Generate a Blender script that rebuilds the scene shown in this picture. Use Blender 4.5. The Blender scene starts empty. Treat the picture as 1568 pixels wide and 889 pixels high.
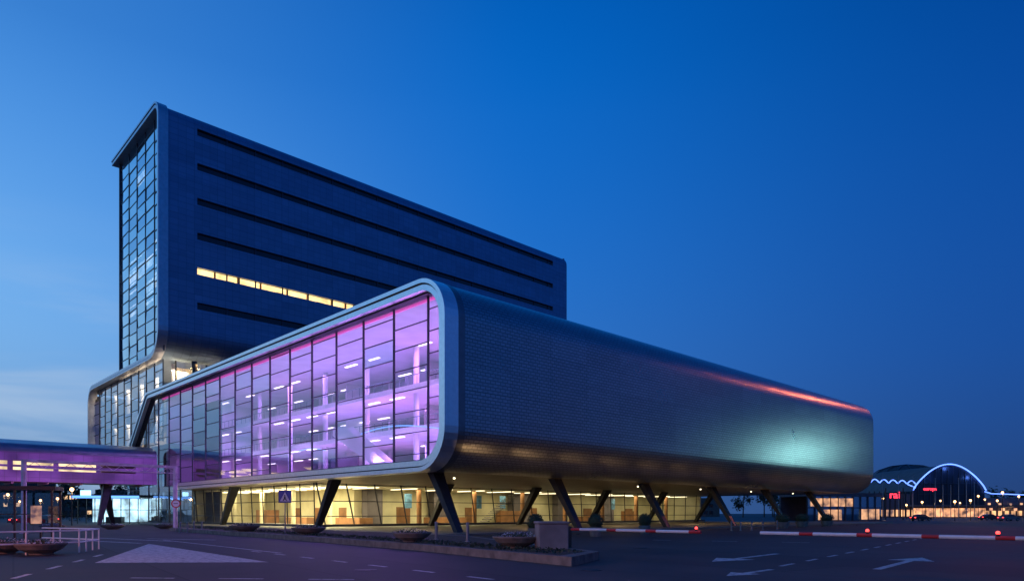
import bpy, math, random
from mathutils import Vector
random.seed(7)
S=bpy.context.scene
D=bpy.data
ANG=math.atan2(0.6915,0.7224)
F=1049.0; H=1.7
U=(math.cos(ANG),math.sin(ANG)); V=(-math.sin(ANG),math.cos(ANG))
def ab(a,b): return (a*U[0]+b*V[0], a*U[1]+b*V[1])
def lin(r,g,b):
    o=[]
    for c in (r,g,b):
        c/=255.0
        o.append(c/12.92 if c<=0.04045 else ((c+0.055)/1.055)**2.4)
    return tuple(o)
# ---------------------------------------------------------------- materials
def nt(name):
    m=D.materials.new(name); m.use_nodes=True
    t=m.node_tree; b=t.nodes['Principled BSDF']
    return m,t,b
def N(t,k,**kw):
    n=t.nodes.new(k)
    for a,v in kw.items(): setattr(n,a,v)
    return n
def mat(name,col,rough=0.6,metal=0.0,var=0.25,scale=1.5,bump=0.0,spec=0.5,emis=None,es=0.0):
    m,t,b=nt(name)
    tc=N(t,'ShaderNodeTexCoord'); no=N(t,'ShaderNodeTexNoise')
    no.inputs['Scale'].default_value=scale; no.inputs['Detail'].default_value=6
    t.links.new(tc.outputs['Object'],no.inputs['Vector'])
    r=N(t,'ShaderNodeValToRGB')
    r.color_ramp.elements[0].position=0.3; r.color_ramp.elements[1].position=0.7
    r.color_ramp.elements[0].color=tuple(c*(1-var) for c in col)+(1,)
    r.color_ramp.elements[1].color=tuple(min(1,c*(1+var)) for c in col)+(1,)
    t.links.new(no.outputs['Fac'],r.inputs[0]); t.links.new(r.outputs[0],b.inputs['Base Color'])
    b.inputs['Roughness'].default_value=rough; b.inputs['Metallic'].default_value=metal
    b.inputs['Specular IOR Level'].default_value=spec
    if bump>0:
        bp=N(t,'ShaderNodeBump'); bp.inputs['Strength'].default_value=bump; bp.inputs['Distance'].default_value=0.05
        n2=N(t,'ShaderNodeTexNoise'); n2.inputs['Scale'].default_value=scale*12
        t.links.new(tc.outputs['Object'],n2.inputs['Vector'])
        t.links.new(n2.outputs['Fac'],bp.inputs['Height']); t.links.new(bp.outputs[0],b.inputs['Normal'])
    return m
def emit(name,col,s,var=0.0,scale=0.5):
    m,t,b=nt(name); b.inputs['Base Color'].default_value=(0.3,0.3,0.3,1)
    b.inputs['Emission Color'].default_value=tuple(col)+(1,); b.inputs['Emission Strength'].default_value=s
    if var>0:
        tc=N(t,'ShaderNodeTexCoord'); no=N(t,'ShaderNodeTexNoise'); no.inputs['Scale'].default_value=scale
        no.inputs['Detail'].default_value=4
        mr=N(t,'ShaderNodeMapRange'); mr.inputs[1].default_value=0.35; mr.inputs[2].default_value=0.65
        mr.inputs[3].default_value=s*(1-var); mr.inputs[4].default_value=s*(1+var)
        t.links.new(tc.outputs['Object'],no.inputs['Vector']); t.links.new(no.outputs['Fac'],mr.inputs[0])
        t.links.new(mr.outputs[0],b.inputs['Emission Strength'])
    return m
def glass(name,f0,tint=(0.85,0.9,0.95),power=3.0,gcol=(1,1,1)):
    m=D.materials.new(name); m.use_nodes=True; t=m.node_tree; t.nodes.clear()
    out=N(t,'ShaderNodeOutputMaterial'); mx=N(t,'ShaderNodeMixShader')
    tr=N(t,'ShaderNodeBsdfTransparent'); tr.inputs[0].default_value=tint+(1,)
    gl=N(t,'ShaderNodeBsdfGlossy'); gl.inputs['Roughness'].default_value=0.03; gl.inputs['Color'].default_value=gcol+(1,)
    lw=N(t,'ShaderNodeLayerWeight'); lw.inputs[0].default_value=0.5
    p=N(t,'ShaderNodeMath',operation='POWER'); p.inputs[1].default_value=power
    mr=N(t,'ShaderNodeMapRange'); mr.inputs[3].default_value=f0; mr.inputs[4].default_value=0.97
    t.links.new(lw.outputs['Facing'],p.inputs[0]); t.links.new(p.outputs[0],mr.inputs[0])
    t.links.new(mr.outputs[0],mx.inputs[0]); t.links.new(tr.outputs[0],mx.inputs[1]); t.links.new(gl.outputs[0],mx.inputs[2])
    t.links.new(mx.outputs[0],out.inputs[0]); return m
def panelmat(name,col,rough,metal,bw,bh,mortar,bump,useuv=True,var=0.15,offset=0.5,big=5.05,seam=0.55,mdark=0.35,rv=0.04):
    m,t,b=nt(name); tc=N(t,'ShaderNodeTexCoord')
    if useuv: vec=tc.outputs['UV']
    else:
        sp=N(t,'ShaderNodeSeparateXYZ'); cb=N(t,'ShaderNodeCombineXYZ')
        t.links.new(tc.outputs['Object'],sp.inputs[0]); t.links.new(sp.outputs[0],cb.inputs[0]); t.links.new(sp.outputs[2],cb.inputs[1])
        vec=cb.outputs[0]
    br=N(t,'ShaderNodeTexBrick'); br.offset=offset
    br.inputs['Scale'].default_value=1; br.inputs['Brick Width'].default_value=bw; br.inputs['Row Height'].default_value=bh
    br.inputs['Mortar Size'].default_value=mortar; br.inputs['Mortar Smooth'].default_value=0.6
    br.inputs['Color1'].default_value=tuple(c*(1-var) for c in col)+(1,); br.inputs['Color2'].default_value=tuple(c*(1+var) for c in col)+(1,)
    br.inputs['Mortar'].default_value=tuple(c*mdark for c in col)+(1,)
    t.links.new(vec,br.inputs['Vector'])
    b2=N(t,'ShaderNodeTexBrick'); b2.offset=0.0
    b2.inputs['Scale'].default_value=1; b2.inputs['Brick Width'].default_value=big; b2.inputs['Row Height'].default_value=2.1
    b2.inputs['Mortar Size'].default_value=0.035; b2.inputs['Color1'].default_value=(0.92,0.92,0.92,1); b2.inputs['Color2'].default_value=(1.06,1.06,1.06,1)
    b2.inputs['Mortar'].default_value=(seam,seam,seam,1)
    t.links.new(vec,b2.inputs['Vector'])
    no=N(t,'ShaderNodeTexNoise'); no.inputs['Scale'].default_value=0.12; no.inputs['Detail'].default_value=5
    t.links.new(vec,no.inputs['Vector'])
    mx=N(t,'ShaderNodeMixRGB',blend_type='MULTIPLY'); mx.inputs[0].default_value=1
    t.links.new(br.outputs['Color'],mx.inputs[1]); t.links.new(b2.outputs['Color'],mx.inputs[2])
    t.links.new(mx.outputs[0],b.inputs['Base Color'])
    mr=N(t,'ShaderNodeMapRange'); mr.inputs[3].default_value=rough-rv; mr.inputs[4].default_value=rough+rv
    t.links.new(no.outputs['Fac'],mr.inputs[0]); t.links.new(mr.outputs[0],b.inputs['Roughness'])
    b.inputs['Metallic'].default_value=metal
    bp=N(t,'ShaderNodeBump'); bp.inputs['Strength'].default_value=bump; bp.inputs['Distance'].default_value=0.04
    inv=N(t,'ShaderNodeMath',operation='SUBTRACT'); inv.inputs[0].default_value=1
    t.links.new(br.outputs['Fac'],inv.inputs[1]); t.links.new(inv.outputs[0],bp.inputs['Height'])
    t.links.new(bp.outputs[0],b.inputs['Normal'])
    return m
# ---------------------------------------------------------------- mesh builder
class MB:
    def __init__(s): s.v=[];s.f=[];s.m=[];s.uv=[]
    def poly(s,pts,mi=0,uv=None):
        n=len(s.v); s.v+= [tuple(p) for p in pts]; s.f.append(tuple(range(n,n+len(pts)))); s.m.append(mi); s.uv.append(uv)
    def box(s,x0,x1,y0,y1,z0,z1,mi=0):
        if x0>x1:x0,x1=x1,x0
        if y0>y1:y0,y1=y1,y0
        if z0>z1:z0,z1=z1,z0
        n=len(s.v)
        s.v+=[(x0,y0,z0),(x1,y0,z0),(x1,y1,z0),(x0,y1,z0),(x0,y0,z1),(x1,y0,z1),(x1,y1,z1),(x0,y1,z1)]
        for f in ((0,3,2,1),(4,5,6,7),(0,1,5,4),(1,2,6,5),(2,3,7,6),(3,0,4,7)):
            s.f.append(tuple(n+i for i in f)); s.m.append(mi); s.uv.append(None)
    def cyl(s,p0,p1,r0,r1=None,n=10,mi=0,rot=0.0,sx=1.0):
        if r1 is None:r1=r0
        p0=Vector(p0);p1=Vector(p1);d=(p1-p0).normalized()
        x=d.cross(Vector((0,0,1)))
        if x.length<1e-4:x=Vector((1,0,0))
        x.normalize();y=d.cross(x)
        b=len(s.v)
        for p,r in((p0,r0),(p1,r1)):
            for i in range(n):
                t=2*math.pi*i/n+rot
                s.v.append(tuple(p+x*(r*math.cos(t)*sx)+y*(r*math.sin(t))))
        for i in range(n):
            j=(i+1)%n; s.f.append((b+i,b+j,b+n+j,b+n+i)); s.m.append(mi); s.uv.append(None)
        s.f.append(tuple(b+i for i in reversed(range(n)))); s.m.append(mi); s.uv.append(None)
        s.f.append(tuple(b+n+i for i in range(n))); s.m.append(mi); s.uv.append(None)
    def beam(s,p0,p1,w,mi=0): s.cyl(p0,p1,w*0.7071,n=4,mi=mi,rot=math.pi/4)
    def lathe(s,c,prof,n=20,mi=0):
        b=len(s.v)
        for r,z in prof:
            for i in range(n):
                t=2*math.pi*i/n; s.v.append((c[0]+r*math.cos(t),c[1]+r*math.sin(t),c[2]+z))
        for k in range(len(prof)-1):
            for i in range(n):
                j=(i+1)%n; s.f.append((b+k*n+i,b+k*n+j,b+(k+1)*n+j,b+(k+1)*n+i)); s.m.append(mi); s.uv.append(None)
    def prism(s,pts,z0,z1,mi=0,mtop=None):
        s.poly([(p[0],p[1],z1) for p in pts],mi if mtop is None else mtop)
        s.poly([(p[0],p[1],z0) for p in reversed(pts)],mi)
        for i in range(len(pts)):
            p=pts[i];q=pts[(i+1)%len(pts)]
            s.poly([(p[0],p[1],z0),(q[0],q[1],z0),(q[0],q[1],z1),(p[0],p[1],z1)],mi)
    def make(s,name,parent,mats,smooth=False):
        me=D.meshes.new(name); me.from_pydata(s.v,[],s.f)
        for m in mats: me.materials.append(m)
        me.polygons.foreach_set('material_index',s.m)
        if any(u for u in s.uv):
            l=me.uv_layers.new(name='UVMap')
            for p,u in zip(me.polygons,s.uv):
                if u:
                    for li,c in zip(p.loop_indices,u): l.data[li].uv=c
        if smooth:
            for p in me.polygons:p.use_smooth=True
        me.update(); o=D.objects.new(name,me); S.collection.objects.link(o)
        if parent:o.parent=parent
        return o
def empty(name,loc=(0,0,0),rz=0.0):
    e=D.objects.new(name,None); S.collection.objects.link(e); e.location=loc; e.rotation_euler=(0,0,rz); e.empty_display_size=0.3; return e
def light(kind,name,parent,loc,col,power,size=1.0,size2=None,rot=(0,0,0),**kw):
    l=D.lights.new(name,kind); l.color=col; l.energy=power
    if kind=='AREA':
        l.shape='RECTANGLE'; l.size=size; l.size_y=size2 or size
    else: l.shadow_soft_size=size
    for k,v in kw.items(): setattr(l,k,v)
    o=D.objects.new(name,l); S.collection.objects.link(o); o.location=loc; o.rotation_euler=rot; o.parent=parent; return o
def fillet(pts,R,n=8):
    out=[pts[0]]
    for i in range(1,len(pts)-1):
        r=R[i-1]; p=Vector(pts[i]); d0=(Vector(pts[i-1])-p).normalized(); d1=(Vector(pts[i+1])-p).normalized()
        if r<=0: out.append(pts[i]); continue
        a=d0.angle(d1); t=r/math.tan(a/2); c=p+(d0+d1).normalized()*(r/math.sin(a/2))
        s=p+d0*t-c; e=p+d1*t-c
        a0=math.atan2(s.y,s.x); a1=math.atan2(e.y,e.x); da=a1-a0
        while da>math.pi:da-=2*math.pi
        while da<-math.pi:da+=2*math.pi
        for k in range(n+1):
            q=a0+da*k/n; out.append((c.x+r*math.cos(q),c.y+r*math.sin(q)))
    out.append(pts[-1]); return out
def offs(P,d):
    o=[]
    for i in range(len(P)):
        ns=[]
        for j in (i-1,i):
            if 0<=j<len(P)-1:
                e=(Vector(P[j+1])-Vector(P[j])); 
                if e.length>1e-6: e.normalize(); ns.append(Vector((e.y,-e.x)))
        n=sum(ns,Vector((0,0))); n.normalize(); k=1.0/max(0.5,n.dot(ns[0]))
        o.append((P[i][0]+n.x*d*k,P[i][1]+n.y*d*k))
    return o
def ribbon(mb,P,d0,d1,a0,a1,mi=0):
    A=offs(P,d0);B=offs(P,d1)
    for i in range(len(P)-1):
        for Q in (A,B):
            mb.poly([(a0,)+Q[i],(a0,)+Q[i+1],(a1,)+Q[i+1],(a1,)+Q[i]],mi)
        for a in (a0,a1):
            mb.poly([(a,)+A[i],(a,)+A[i+1],(a,)+B[i+1],(a,)+B[i]],mi)
    for i in (0,-1): mb.poly([(a0,)+A[i],(a1,)+A[i],(a1,)+B[i],(a0,)+B[i]],mi)
def sheet(mb,P,a0,a1,mi=0,seg=1):
    s=0
    for i in range(len(P)-1):
        L=math.dist(P[i],P[i+1])
        for k in range(seg):
            x0=a0+(a1-a0)*k/seg; x1=a0+(a1-a0)*(k+1)/seg
            mb.poly([(x0,)+P[i],(x0,)+P[i+1],(x1,)+P[i+1],(x1,)+P[i]],mi,uv=[(x0,s),(x0,s+L),(x1,s+L),(x1,s)])
        s+=L
def leaves(mb,c,r,n,size,mi=0,shell=0.4):
    for i in range(n):
        d=Vector((random.gauss(0,1),random.gauss(0,1),random.gauss(0,1))).normalized()
        k=random.uniform(shell,1.0)
        p=Vector((c[0]+d.x*r[0]*k,c[1]+d.y*r[1]*k,c[2]+d.z*r[2]*k))
        t=Vector((random.gauss(0,1),random.gauss(0,1),random.gauss(0,1))).normalized(); q=t.orthogonal().normalized()
        s=size*random.uniform(0.6,1.3)
        mb.poly([p-t*s,p+q*s*0.6,p+t*s,p-q*s*0.6],mi)
# ---------------------------------------------------------------- material library
M={}
M['shell']=panelmat('perforated_metal',(0.36,0.37,0.40),0.28,0.94,0.56,0.28,0.06,0.10,seam=0.80,mdark=0.58,var=0.08,rv=0.02)
M['tower']=panelmat('tower_cladding',(0.20,0.29,0.42),0.42,0.82,1.26,0.97,0.03,0.2,useuv=False,var=0.06,offset=0.0,seam=0.86,mdark=0.55)
M['frame']=mat('brushed_aluminium',(0.9,0.9,0.9),0.3,0.88,0.06,3)
M['framed']=mat('dark_groove',(0.05,0.05,0.06),0.5,0.5,0.2,3)
M['mull']=mat('mullion_dark',(0.06,0.065,0.085),0.4,0.5,0.1,3)
M['mullL']=mat('mullion_grey',(0.22,0.24,0.28),0.35,0.6,0.1,3)
M['glA']=glass('glass_clear',0.09,(0.93,0.94,0.97),2.9)
M['glB']=glass('glass_coated',0.22,(0.82,0.86,0.95),2.5)
M['glT']=glass('glass_tower',0.66,(0.45,0.6,0.72),2.0,(0.8,0.97,1))
M['glT2']=glass('glass_tower_alt',0.52,(0.5,0.6,0.72),2.0,(0.7,0.88,0.97))
M['soffit']=mat('soffit_panels',(0.20,0.155,0.11),0.45,0.3,0.2,0.6)
M['intw']=mat('interior_paint',(0.70,0.66,0.70),0.7,0,0.1,0.4)
M['intd']=mat('interior_dark',(0.10,0.09,0.11),0.6,0,0.2,0.6)
M['concrete']=mat('concrete',(0.22,0.215,0.21),0.85,0,0.25,1.2,0.3)
M['leg']=mat('leg_steel',(0.04,0.04,0.045),0.4,0.4,0.2,2)
M['roof']=mat('roof_membrane',(0.10,0.10,0.11),0.8,0,0.2,0.5)
M['white']=mat('white_paint',(0.75,0.75,0.75),0.45,0,0.08,4)
M['red']=mat('red_paint',(0.5,0.03,0.03),0.45,0,0.1,4)
M['blue']=mat('blue_paint',(0.02,0.08,0.4),0.4,0,0.1,4)
M['black']=mat('black_paint',(0.02,0.02,0.022),0.5,0,0.2,4)
M['stripP']=emit('purple_light_strip',(0.9,0.72,1.0),2.8)
M['stripM']=emit('magenta_light_strip',(0.95,0.10,0.60),0.8)
M['stripW']=emit('warm_light_panel',(1.0,0.86,0.55),4.0)
M['whiteroom']=emit('white_room',(0.95,0.92,0.85),2.2,0.6,0.5)
M['neonB']=emit('blue_neon',(0.12,0.24,1.0),2.8)
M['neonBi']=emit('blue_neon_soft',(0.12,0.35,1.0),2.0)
M['redE']=emit('red_lamp',(1.0,0.05,0.03),4.0)
M['redS']=emit('red_sign_letters',(1.0,0.03,0.05),2.2)
M['lampW']=emit('lamp_warm',(1.0,0.50,0.2),6.0)

# ================================================================ SKY
w=D.worlds.new('World'); S.world=w; w.use_nodes=True; t=w.node_tree; t.nodes.clear()
out=N(t,'ShaderNodeOutputWorld'); bg=N(t,'ShaderNodeBackground'); t.links.new(bg.outputs[0],out.inputs[0])
tc=N(t,'ShaderNodeTexCoord'); sp=N(t,'ShaderNodeSeparateXYZ'); t.links.new(tc.outputs['Generated'],sp.inputs[0])
def ramp(stops):
    r=N(t,'ShaderNodeValToRGB'); cr=r.color_ramp; cr.interpolation='B_SPLINE'
    while len(cr.elements)<len(stops): cr.elements.new(0.5)
    for e,(p,c) in zip(cr.elements,stops): e.position=p; e.color=lin(*c)+(1,)
    t.links.new(sp.outputs[2],r.inputs[0]); return r
RL=ramp([(0.0,(94,128,168)),(0.10,(120,162,208)),(0.22,(124,184,242)),(0.36,(96,164,236)),(0.52,(60,136,220)),(1.0,(0,60,138))])
RC=ramp([(0.0,(60,96,150)),(0.12,(60,116,190)),(0.3,(38,116,206)),(0.5,(8,106,202)),(0.62,(0,96,190)),(1.0,(0,54,130))])
RR=ramp([(0.0,(38,64,114)),(0.08,(34,72,136)),(0.2,(26,80,160)),(0.4,(10,76,162)),(0.55,(0,64,146)),(1.0,(0,42,108))])
def mrange(inp,a,b,c=0,d=1,smooth=True):
    m=N(t,'ShaderNodeMapRange'); 
    if smooth:m.interpolation_type='SMOOTHSTEP'
    for i,v in enumerate((a,b,c,d)): m.inputs[i+1].default_value=v
    t.links.new(inp,m.inputs[0]); return m
f1=mrange(sp.outputs[0],-0.70,0.06); f2=mrange(sp.outputs[0],-0.10,0.68)
m1=N(t,'ShaderNodeMixRGB'); m2=N(t,'ShaderNodeMixRGB')
t.links.new(f1.outputs[0],m1.inputs[0]); t.links.new(RL.outputs[0],m1.inputs[1]); t.links.new(RC.outputs[0],m1.inputs[2])
t.links.new(f2.outputs[0],m2.inputs[0]); t.links.new(m1.outputs[0],m2.inputs[1]); t.links.new(RR.outputs[0],m2.inputs[2])
mp=N(t,'ShaderNodeMapping'); mp.inputs['Scale'].default_value=(1.3,1.3,7.0); mp.inputs['Rotation'].default_value=(0.0,0.12,0.0)
t.links.new(tc.outputs['Generated'],mp.inputs[0])
cn=N(t,'ShaderNodeTexNoise'); cn.inputs['Scale'].default_value=2.2; cn.inputs['Detail'].default_value=6; cn.inputs['Roughness'].default_value=0.5; cn.inputs['Distortion'].default_value=0.4
t.links.new(mp.outputs[0],cn.inputs[0])
c1=mrange(cn.outputs['Fac'],0.38,0.68); c2=mrange(sp.outputs[2],0.38,0.10); c3=mrange(sp.outputs[0],-0.26,-0.56)
def mul(a,b):
    n=N(t,'ShaderNodeMath',operation='MULTIPLY'); t.links.new(a,n.inputs[0])
    if isinstance(b,float): n.inputs[1].default_value=b
    else: t.links.new(b,n.inputs[1])
    return n.outputs[0]
cf=mul(mul(mul(c1.outputs[0],c2.outputs[0]),c3.outputs[0]),0.65)
m3=N(t,'ShaderNodeMixRGB'); t.links.new(cf,m3.inputs[0]); t.links.new(m2.outputs[0],m3.inputs[1]); m3.inputs[2].default_value=lin(178,200,226)+(1,)
t.links.new(m3.outputs[0],bg.inputs[0]); bg.inputs[1].default_value=1.0

# ================================================================ GROUND
def asphalt():
    m,t,b=nt('asphalt'); tc=N(t,'ShaderNodeTexCoord')
    n1=N(t,'ShaderNodeTexNoise'); n1.inputs['Scale'].default_value=0.16; n1.inputs['Detail'].default_value=8; n1.inputs['Roughness'].default_value=0.65
    n2=N(t,'ShaderNodeTexNoise'); n2.inputs['Scale'].default_value=35; n2.inputs['Detail'].default_value=3
    for n in (n1,n2): t.links.new(tc.outputs['Object'],n.inputs['Vector'])
    r=N(t,'ShaderNodeValToRGB'); e=r.color_ramp.elements
    e[0].position=0.35;e[1].position=0.68;e[0].color=(0.034,0.030,0.030,1);e[1].color=(0.095,0.080,0.076,1)
    t.links.new(n1.outputs['Fac'],r.inputs[0])
    mx=N(t,'ShaderNodeMixRGB',blend_type='OVERLAY'); mx.inputs[0].default_value=0.5
    t.links.new(r.outputs[0],mx.inputs[1]); t.links.new(n2.outputs['Fac'],mx.inputs[2])
    br=N(t,'ShaderNodeTexBrick'); br.inputs['Scale'].default_value=1; br.inputs['Brick Width'].default_value=23; br.inputs['Row Height'].default_value=3.6; br.inputs['Mortar Size'].default_value=0.03
    br.inputs['Color1'].default_value=(.78,.78,.78,1); br.inputs['Color2'].default_value=(1.15,1.15,1.15,1); br.inputs['Mortar'].default_value=(.35,.35,.35,1)
    mp=N(t,'ShaderNodeMapping'); mp.inputs['Rotation'].default_value=(0,0,-2.2); t.links.new(tc.outputs['Object'],mp.inputs[0]); t.links.new(mp.outputs[0],br.inputs['Vector'])
    m2=N(t,'ShaderNodeMixRGB',blend_type='MULTIPLY'); m2.inputs[0].default_value=.8; t.links.new(mx.outputs[0],m2.inputs[1]); t.links.new(br.outputs[0],m2.inputs[2])
    t.links.new(m2.outputs[0],b.inputs['Base Color'])
    mr=N(t,'ShaderNodeMapRange'); mr.inputs[3].default_value=0.5; mr.inputs[4].default_value=0.85
    t.links.new(n1.outputs['Fac'],mr.inputs[0]); t.links.new(mr.outputs[0],b.inputs['Roughness'])
    b.inputs['Specular IOR Level'].default_value=0.25
    bp=N(t,'ShaderNodeBump'); bp.inputs['Strength'].default_value=0.4; bp.inputs['Distance'].default_value=0.01
    t.links.new(n2.outputs['Fac'],bp.inputs['Height']); t.links.new(bp.outputs[0],b.inputs['Normal'])
    return m
M['asphalt']=asphalt()
def worn():
    m,t,b=nt('worn_road_paint'); tc=N(t,'ShaderNodeTexCoord'); n1=N(t,'ShaderNodeTexNoise'); n1.inputs['Scale'].default_value=4; n1.inputs['Detail'].default_value=9; n1.inputs['Roughness'].default_value=0.75
    t.links.new(tc.outputs['Object'],n1.inputs['Vector']); r=N(t,'ShaderNodeValToRGB'); e=r.color_ramp.elements
    e[0].position=0.36;e[1].position=0.52;e[0].color=(0.10,0.10,0.10,1);e[1].color=(0.6,0.58,0.56,1)
    t.links.new(n1.outputs['Fac'],r.inputs[0]); t.links.new(r.outputs[0],b.inputs['Base Color']); b.inputs['Roughness'].default_value=0.7
    return m
M['paint']=worn()
g=MB(); g.box(-1500,1500,-400,2200,-0.5,0.0); g.make('ground',None,[M['asphalt']])
def G(px,py,z=0.0):
    Y=(H-z)*F/(py-785.0); return ((px-784)/F*Y,Y)
mk=MB(); Z=0.004
def flat(pts): mk.poly([(p[0],p[1],Z) for p in pts])
def dash(p,q,wd=0.15):
    p=Vector(p);q=Vector(q);d=(q-p).normalized();n=Vector((-d.y,d.x))*wd/2
    flat([p-n,q-n,q+n,p+n])
def dashes(p,q,on,off,wd=0.15):
    p=Vector(p);q=Vector(q);L=(q-p).length;d=(q-p).normalized();s=0
    while s<L: dash(p+d*s,p+d*min(L,s+on),wd); s+=on+off
flat([G(145,861),G(412,860),G(228,832)])
dashes(G(385,843),G(760,887),1.1,1.6,0.16)
dashes(G(20,885),G(165,846),1.4,1.8,0.16)
dashes(G(200,884),G(600,887),1.2,1.2,0.14)
dashes(G(1195,866),G(1440,818),1.4,1.6,0.15)
for (p,q) in (((108,826),(215,831)),((150,823),(262,828)),((225,824),(330,826)),((60,836),(120,829))): dash(G(*p),G(*q),0.3)
dash(G(250,826),G(430,846),0.16)
def arrow(tail,head,wd=0.2,hl=1.5,hw=0.5):
    p=Vector(tail);q=Vector(head);d=(q-p).normalized();n=Vector((-d.y,d.x)); m=q-d*hl
    flat([p-n*wd/2,m-n*wd/2,m-n*hw,q,m+n*hw,m+n*wd/2,p+n*wd/2])
arrow(G(1342,871),G(1412,853),0.25,2.2,0.75)
arrow(G(1190,847),G(1090,859),0.25,2.0,0.75)
arrow(G(1182,871),G(1112,881),0.2,1.2,0.45)
dashes(G(1240,830),G(1000,826),1.5,2.5,0.2)
mk.make('road_markings',None,[M['paint']])
dc=MB()
for px,py,r in ((905,872,.33),(560,872,.33),(1290,836,.35),(980,838,.33)):
    x,y=G(px,py); dc.lathe((x,y,0),[(r,.002),(r,.012),(r*.86,.012),(r*.84,.008),(r*.3,.008),(0,.008)],24)
dc.make('manhole_covers',None,[mat('cast_iron',(.045,.04,.038),.45,.7,.3,6,.3)])
e=empty('plaza_pavement',rz=ANG)
p=MB(); p.prism([(31.5,40.5),(131,40.5),(131,116),(31.5,116)],0,0.12)
p.make('paving',e,[mat('paving',(0.16,0.15,0.135),0.6,0,0.3,0.6,0.2)])
isl=[(1.9,21.9),(-4.2,31),(-12.8,42),(-23,54),(-33,66),(-30,70),(-14,56),(-3,43),(3.2,25.2)]
e=empty('traffic_island'); p=MB(); p.prism(isl,0,0.30)
p.make('kerb',e,[mat('kerb_stone',(0.18,0.155,0.135),0.85,0,0.35,2.5,0.4)])
p=MB()
ip=[(1.6,22.7),(-3.9,31.2),(-12.5,42.3),(-22.7,54.2),(-31.8,66),(-29.8,69.2),(-14,55.4),(-3.2,42.6),(2.75,25.1)]
p.poly([(q[0],q[1],0.304) for q in ip]); p.make('planted_soil',e,[mat('ground_cover',(0.06,0.05,0.035),0.95,0,0.5,3,0.6)])
p=MB()
for i in range(2600):
    s=random.random(); k=random.randint(0,3); A=Vector(ip[k]);Bv=Vector(ip[k+1]); q=A.lerp(Bv,s); C=Vector(ip[-1]).lerp(Vector(ip[5]),(k+s)/4)
    q=q.lerp(C,random.uniform(.12,.85)); leaves(p,(q.x,q.y,.36),(.12,.12,.08),1,.06)
p.make('low_groundcover',e,[mat('groundcover_leaf',(0.05,0.065,0.03),0.9,0,.4,2)])

# ================================================================ MAIN BOX BUILDING
B=empty('convention_building',rz=ANG)
FP=fillet([(106,5.1),(42.3,5.1),(42.3,20.8),(119,20.8),(128.5,13.0),(160,13.0)],[3.5,3.5,2.0,2.0],10)
mb=MB(); ribbon(mb,FP,0,0.34,33.2,34.6,0); ribbon(mb,FP,0.34,0.46,33.6,34.6,1); ribbon(mb,FP,0.46,0.92,33.35,34.6,0)
ribbon(mb,FP,0.92,1.05,33.9,34.6,1)
mb.make('portal_frame',B,[M['frame'],M['framed']])
SP=fillet([(112,5.1),(42.3,5.1),(42.3,20.8),(119,20.8)],[3.5,3.5],16)
SPo=offs(SP,0.06)
mb=MB()
sheet(mb,[q for q in SPo if q[0]<46.0],35.3,127,0,seg=6)
mb.make('metal_shell',B,[M['shell']],smooth=True)
mb=MB(); sheet(mb,[q for q in offs(SP,0.03) if q[0]<46.0],34.6,35.3,0); mb.make('shell_edge_trim',B,[mat('edge_trim',(.2,.21,.23),.35,.9,.1,2)],smooth=True)
mb=MB(); mb.poly([(34.6,45.8,5.16),(34.6,112,5.16),(127,112,5.16),(127,45.8,5.16)])
mb.make('soffit',B,[M['soffit']])
mb=MB(); mb.poly([(34.6,45.8,20.74),(34.6,119,20.74),(127,119,20.74),(127,45.8,20.74)])
mb.make('roof',B,[M['roof']])
mb=MB(); mb.poly([(126.9,)+q for q in SPo]+[(126.9,119,5.1)]); mb.make('end_wall',B,[M['glT2']])
IN=offs(FP,0.98)
gl=MB(); mu=MB()
cols=[46.2+5.05*k for k in range(0,17)]
def zr(b):
    z0=6.05 if b<105.8 else 0.3
    z1=19.85
    if b>118.3: z1=19.85-(b-118.3)*0.80
    return z0,z1
corner=[q for q in IN if q[0]<46.2]
corner=[(46.2,6.08)]+corner+[(46.2,19.82)]
gl.poly([(34.55,)+q for q in corner],0)
stag=[0.0,1.1,0.35,1.45,0.7,1.6]
for k in range(len(cols)-1):
    b0,b1=cols[k],cols[k+1]
    z0,z1=zr(b0); _,z1b=zr(b1)
    z0=max(zr(b0)[0],zr(b1)[0]) if b1<106 else zr(b1)[0]
    zs=[z0]; z=6.05+stag[k%6]+0.7
    if z0<1: 
        zz=2.2
        while zz<6: zs.append(zz); zz+=1.9
    while z<min(z1,z1b)-0.4: zs.append(z); z+=1.85
    zs.append(None)
    for i in range(len(zs)-1):
        za=zs[i]; zb=zs[i+1]
        j=[random.uniform(-.02,.02) for _ in range(4)]
        if zb is None: q=[(b0,za),(b1,za),(b1,max(z1b,za+.01)),(b0,z1)]
        else: q=[(b0,za),(b1,za),(b1,zb),(b0,zb)]
        gl.poly([(34.55+j[n],q[n][0],q[n][1]) for n in range(4)],0 if random.random()<(0.85 if b0<80 else .5) else 1)
        if i>0: mu.box(34.47,34.6,b0+.04,b1-.04,za-0.035,za+0.035,0)
    mu.box(34.45,34.62,b0-0.06,b0+0.06,z0,z1,0)
z=7.6
while z<19: mu.box(34.47,34.6,43.4,46.14,z-.035,z+.035,0); z+=1.85
mu.box(34.46,34.6,44.45,44.52,6.3,19.5,0)
gl.make('front_glass',B,[M['glA'],M['glB']]); mu.make('mullions',B,[M['mull']])
it=MB()
it.box(35,64,46,118,5.25,5.95,0)
it.box(35,64,46,118,19.9,20.6,0)
it.box(63,64,44,118,6,19.9,0)
it.box(35,63,43.3,43.5,8.5,17.5,0)
it.box(36,63,117.3,118,6,19.9,0)
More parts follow.
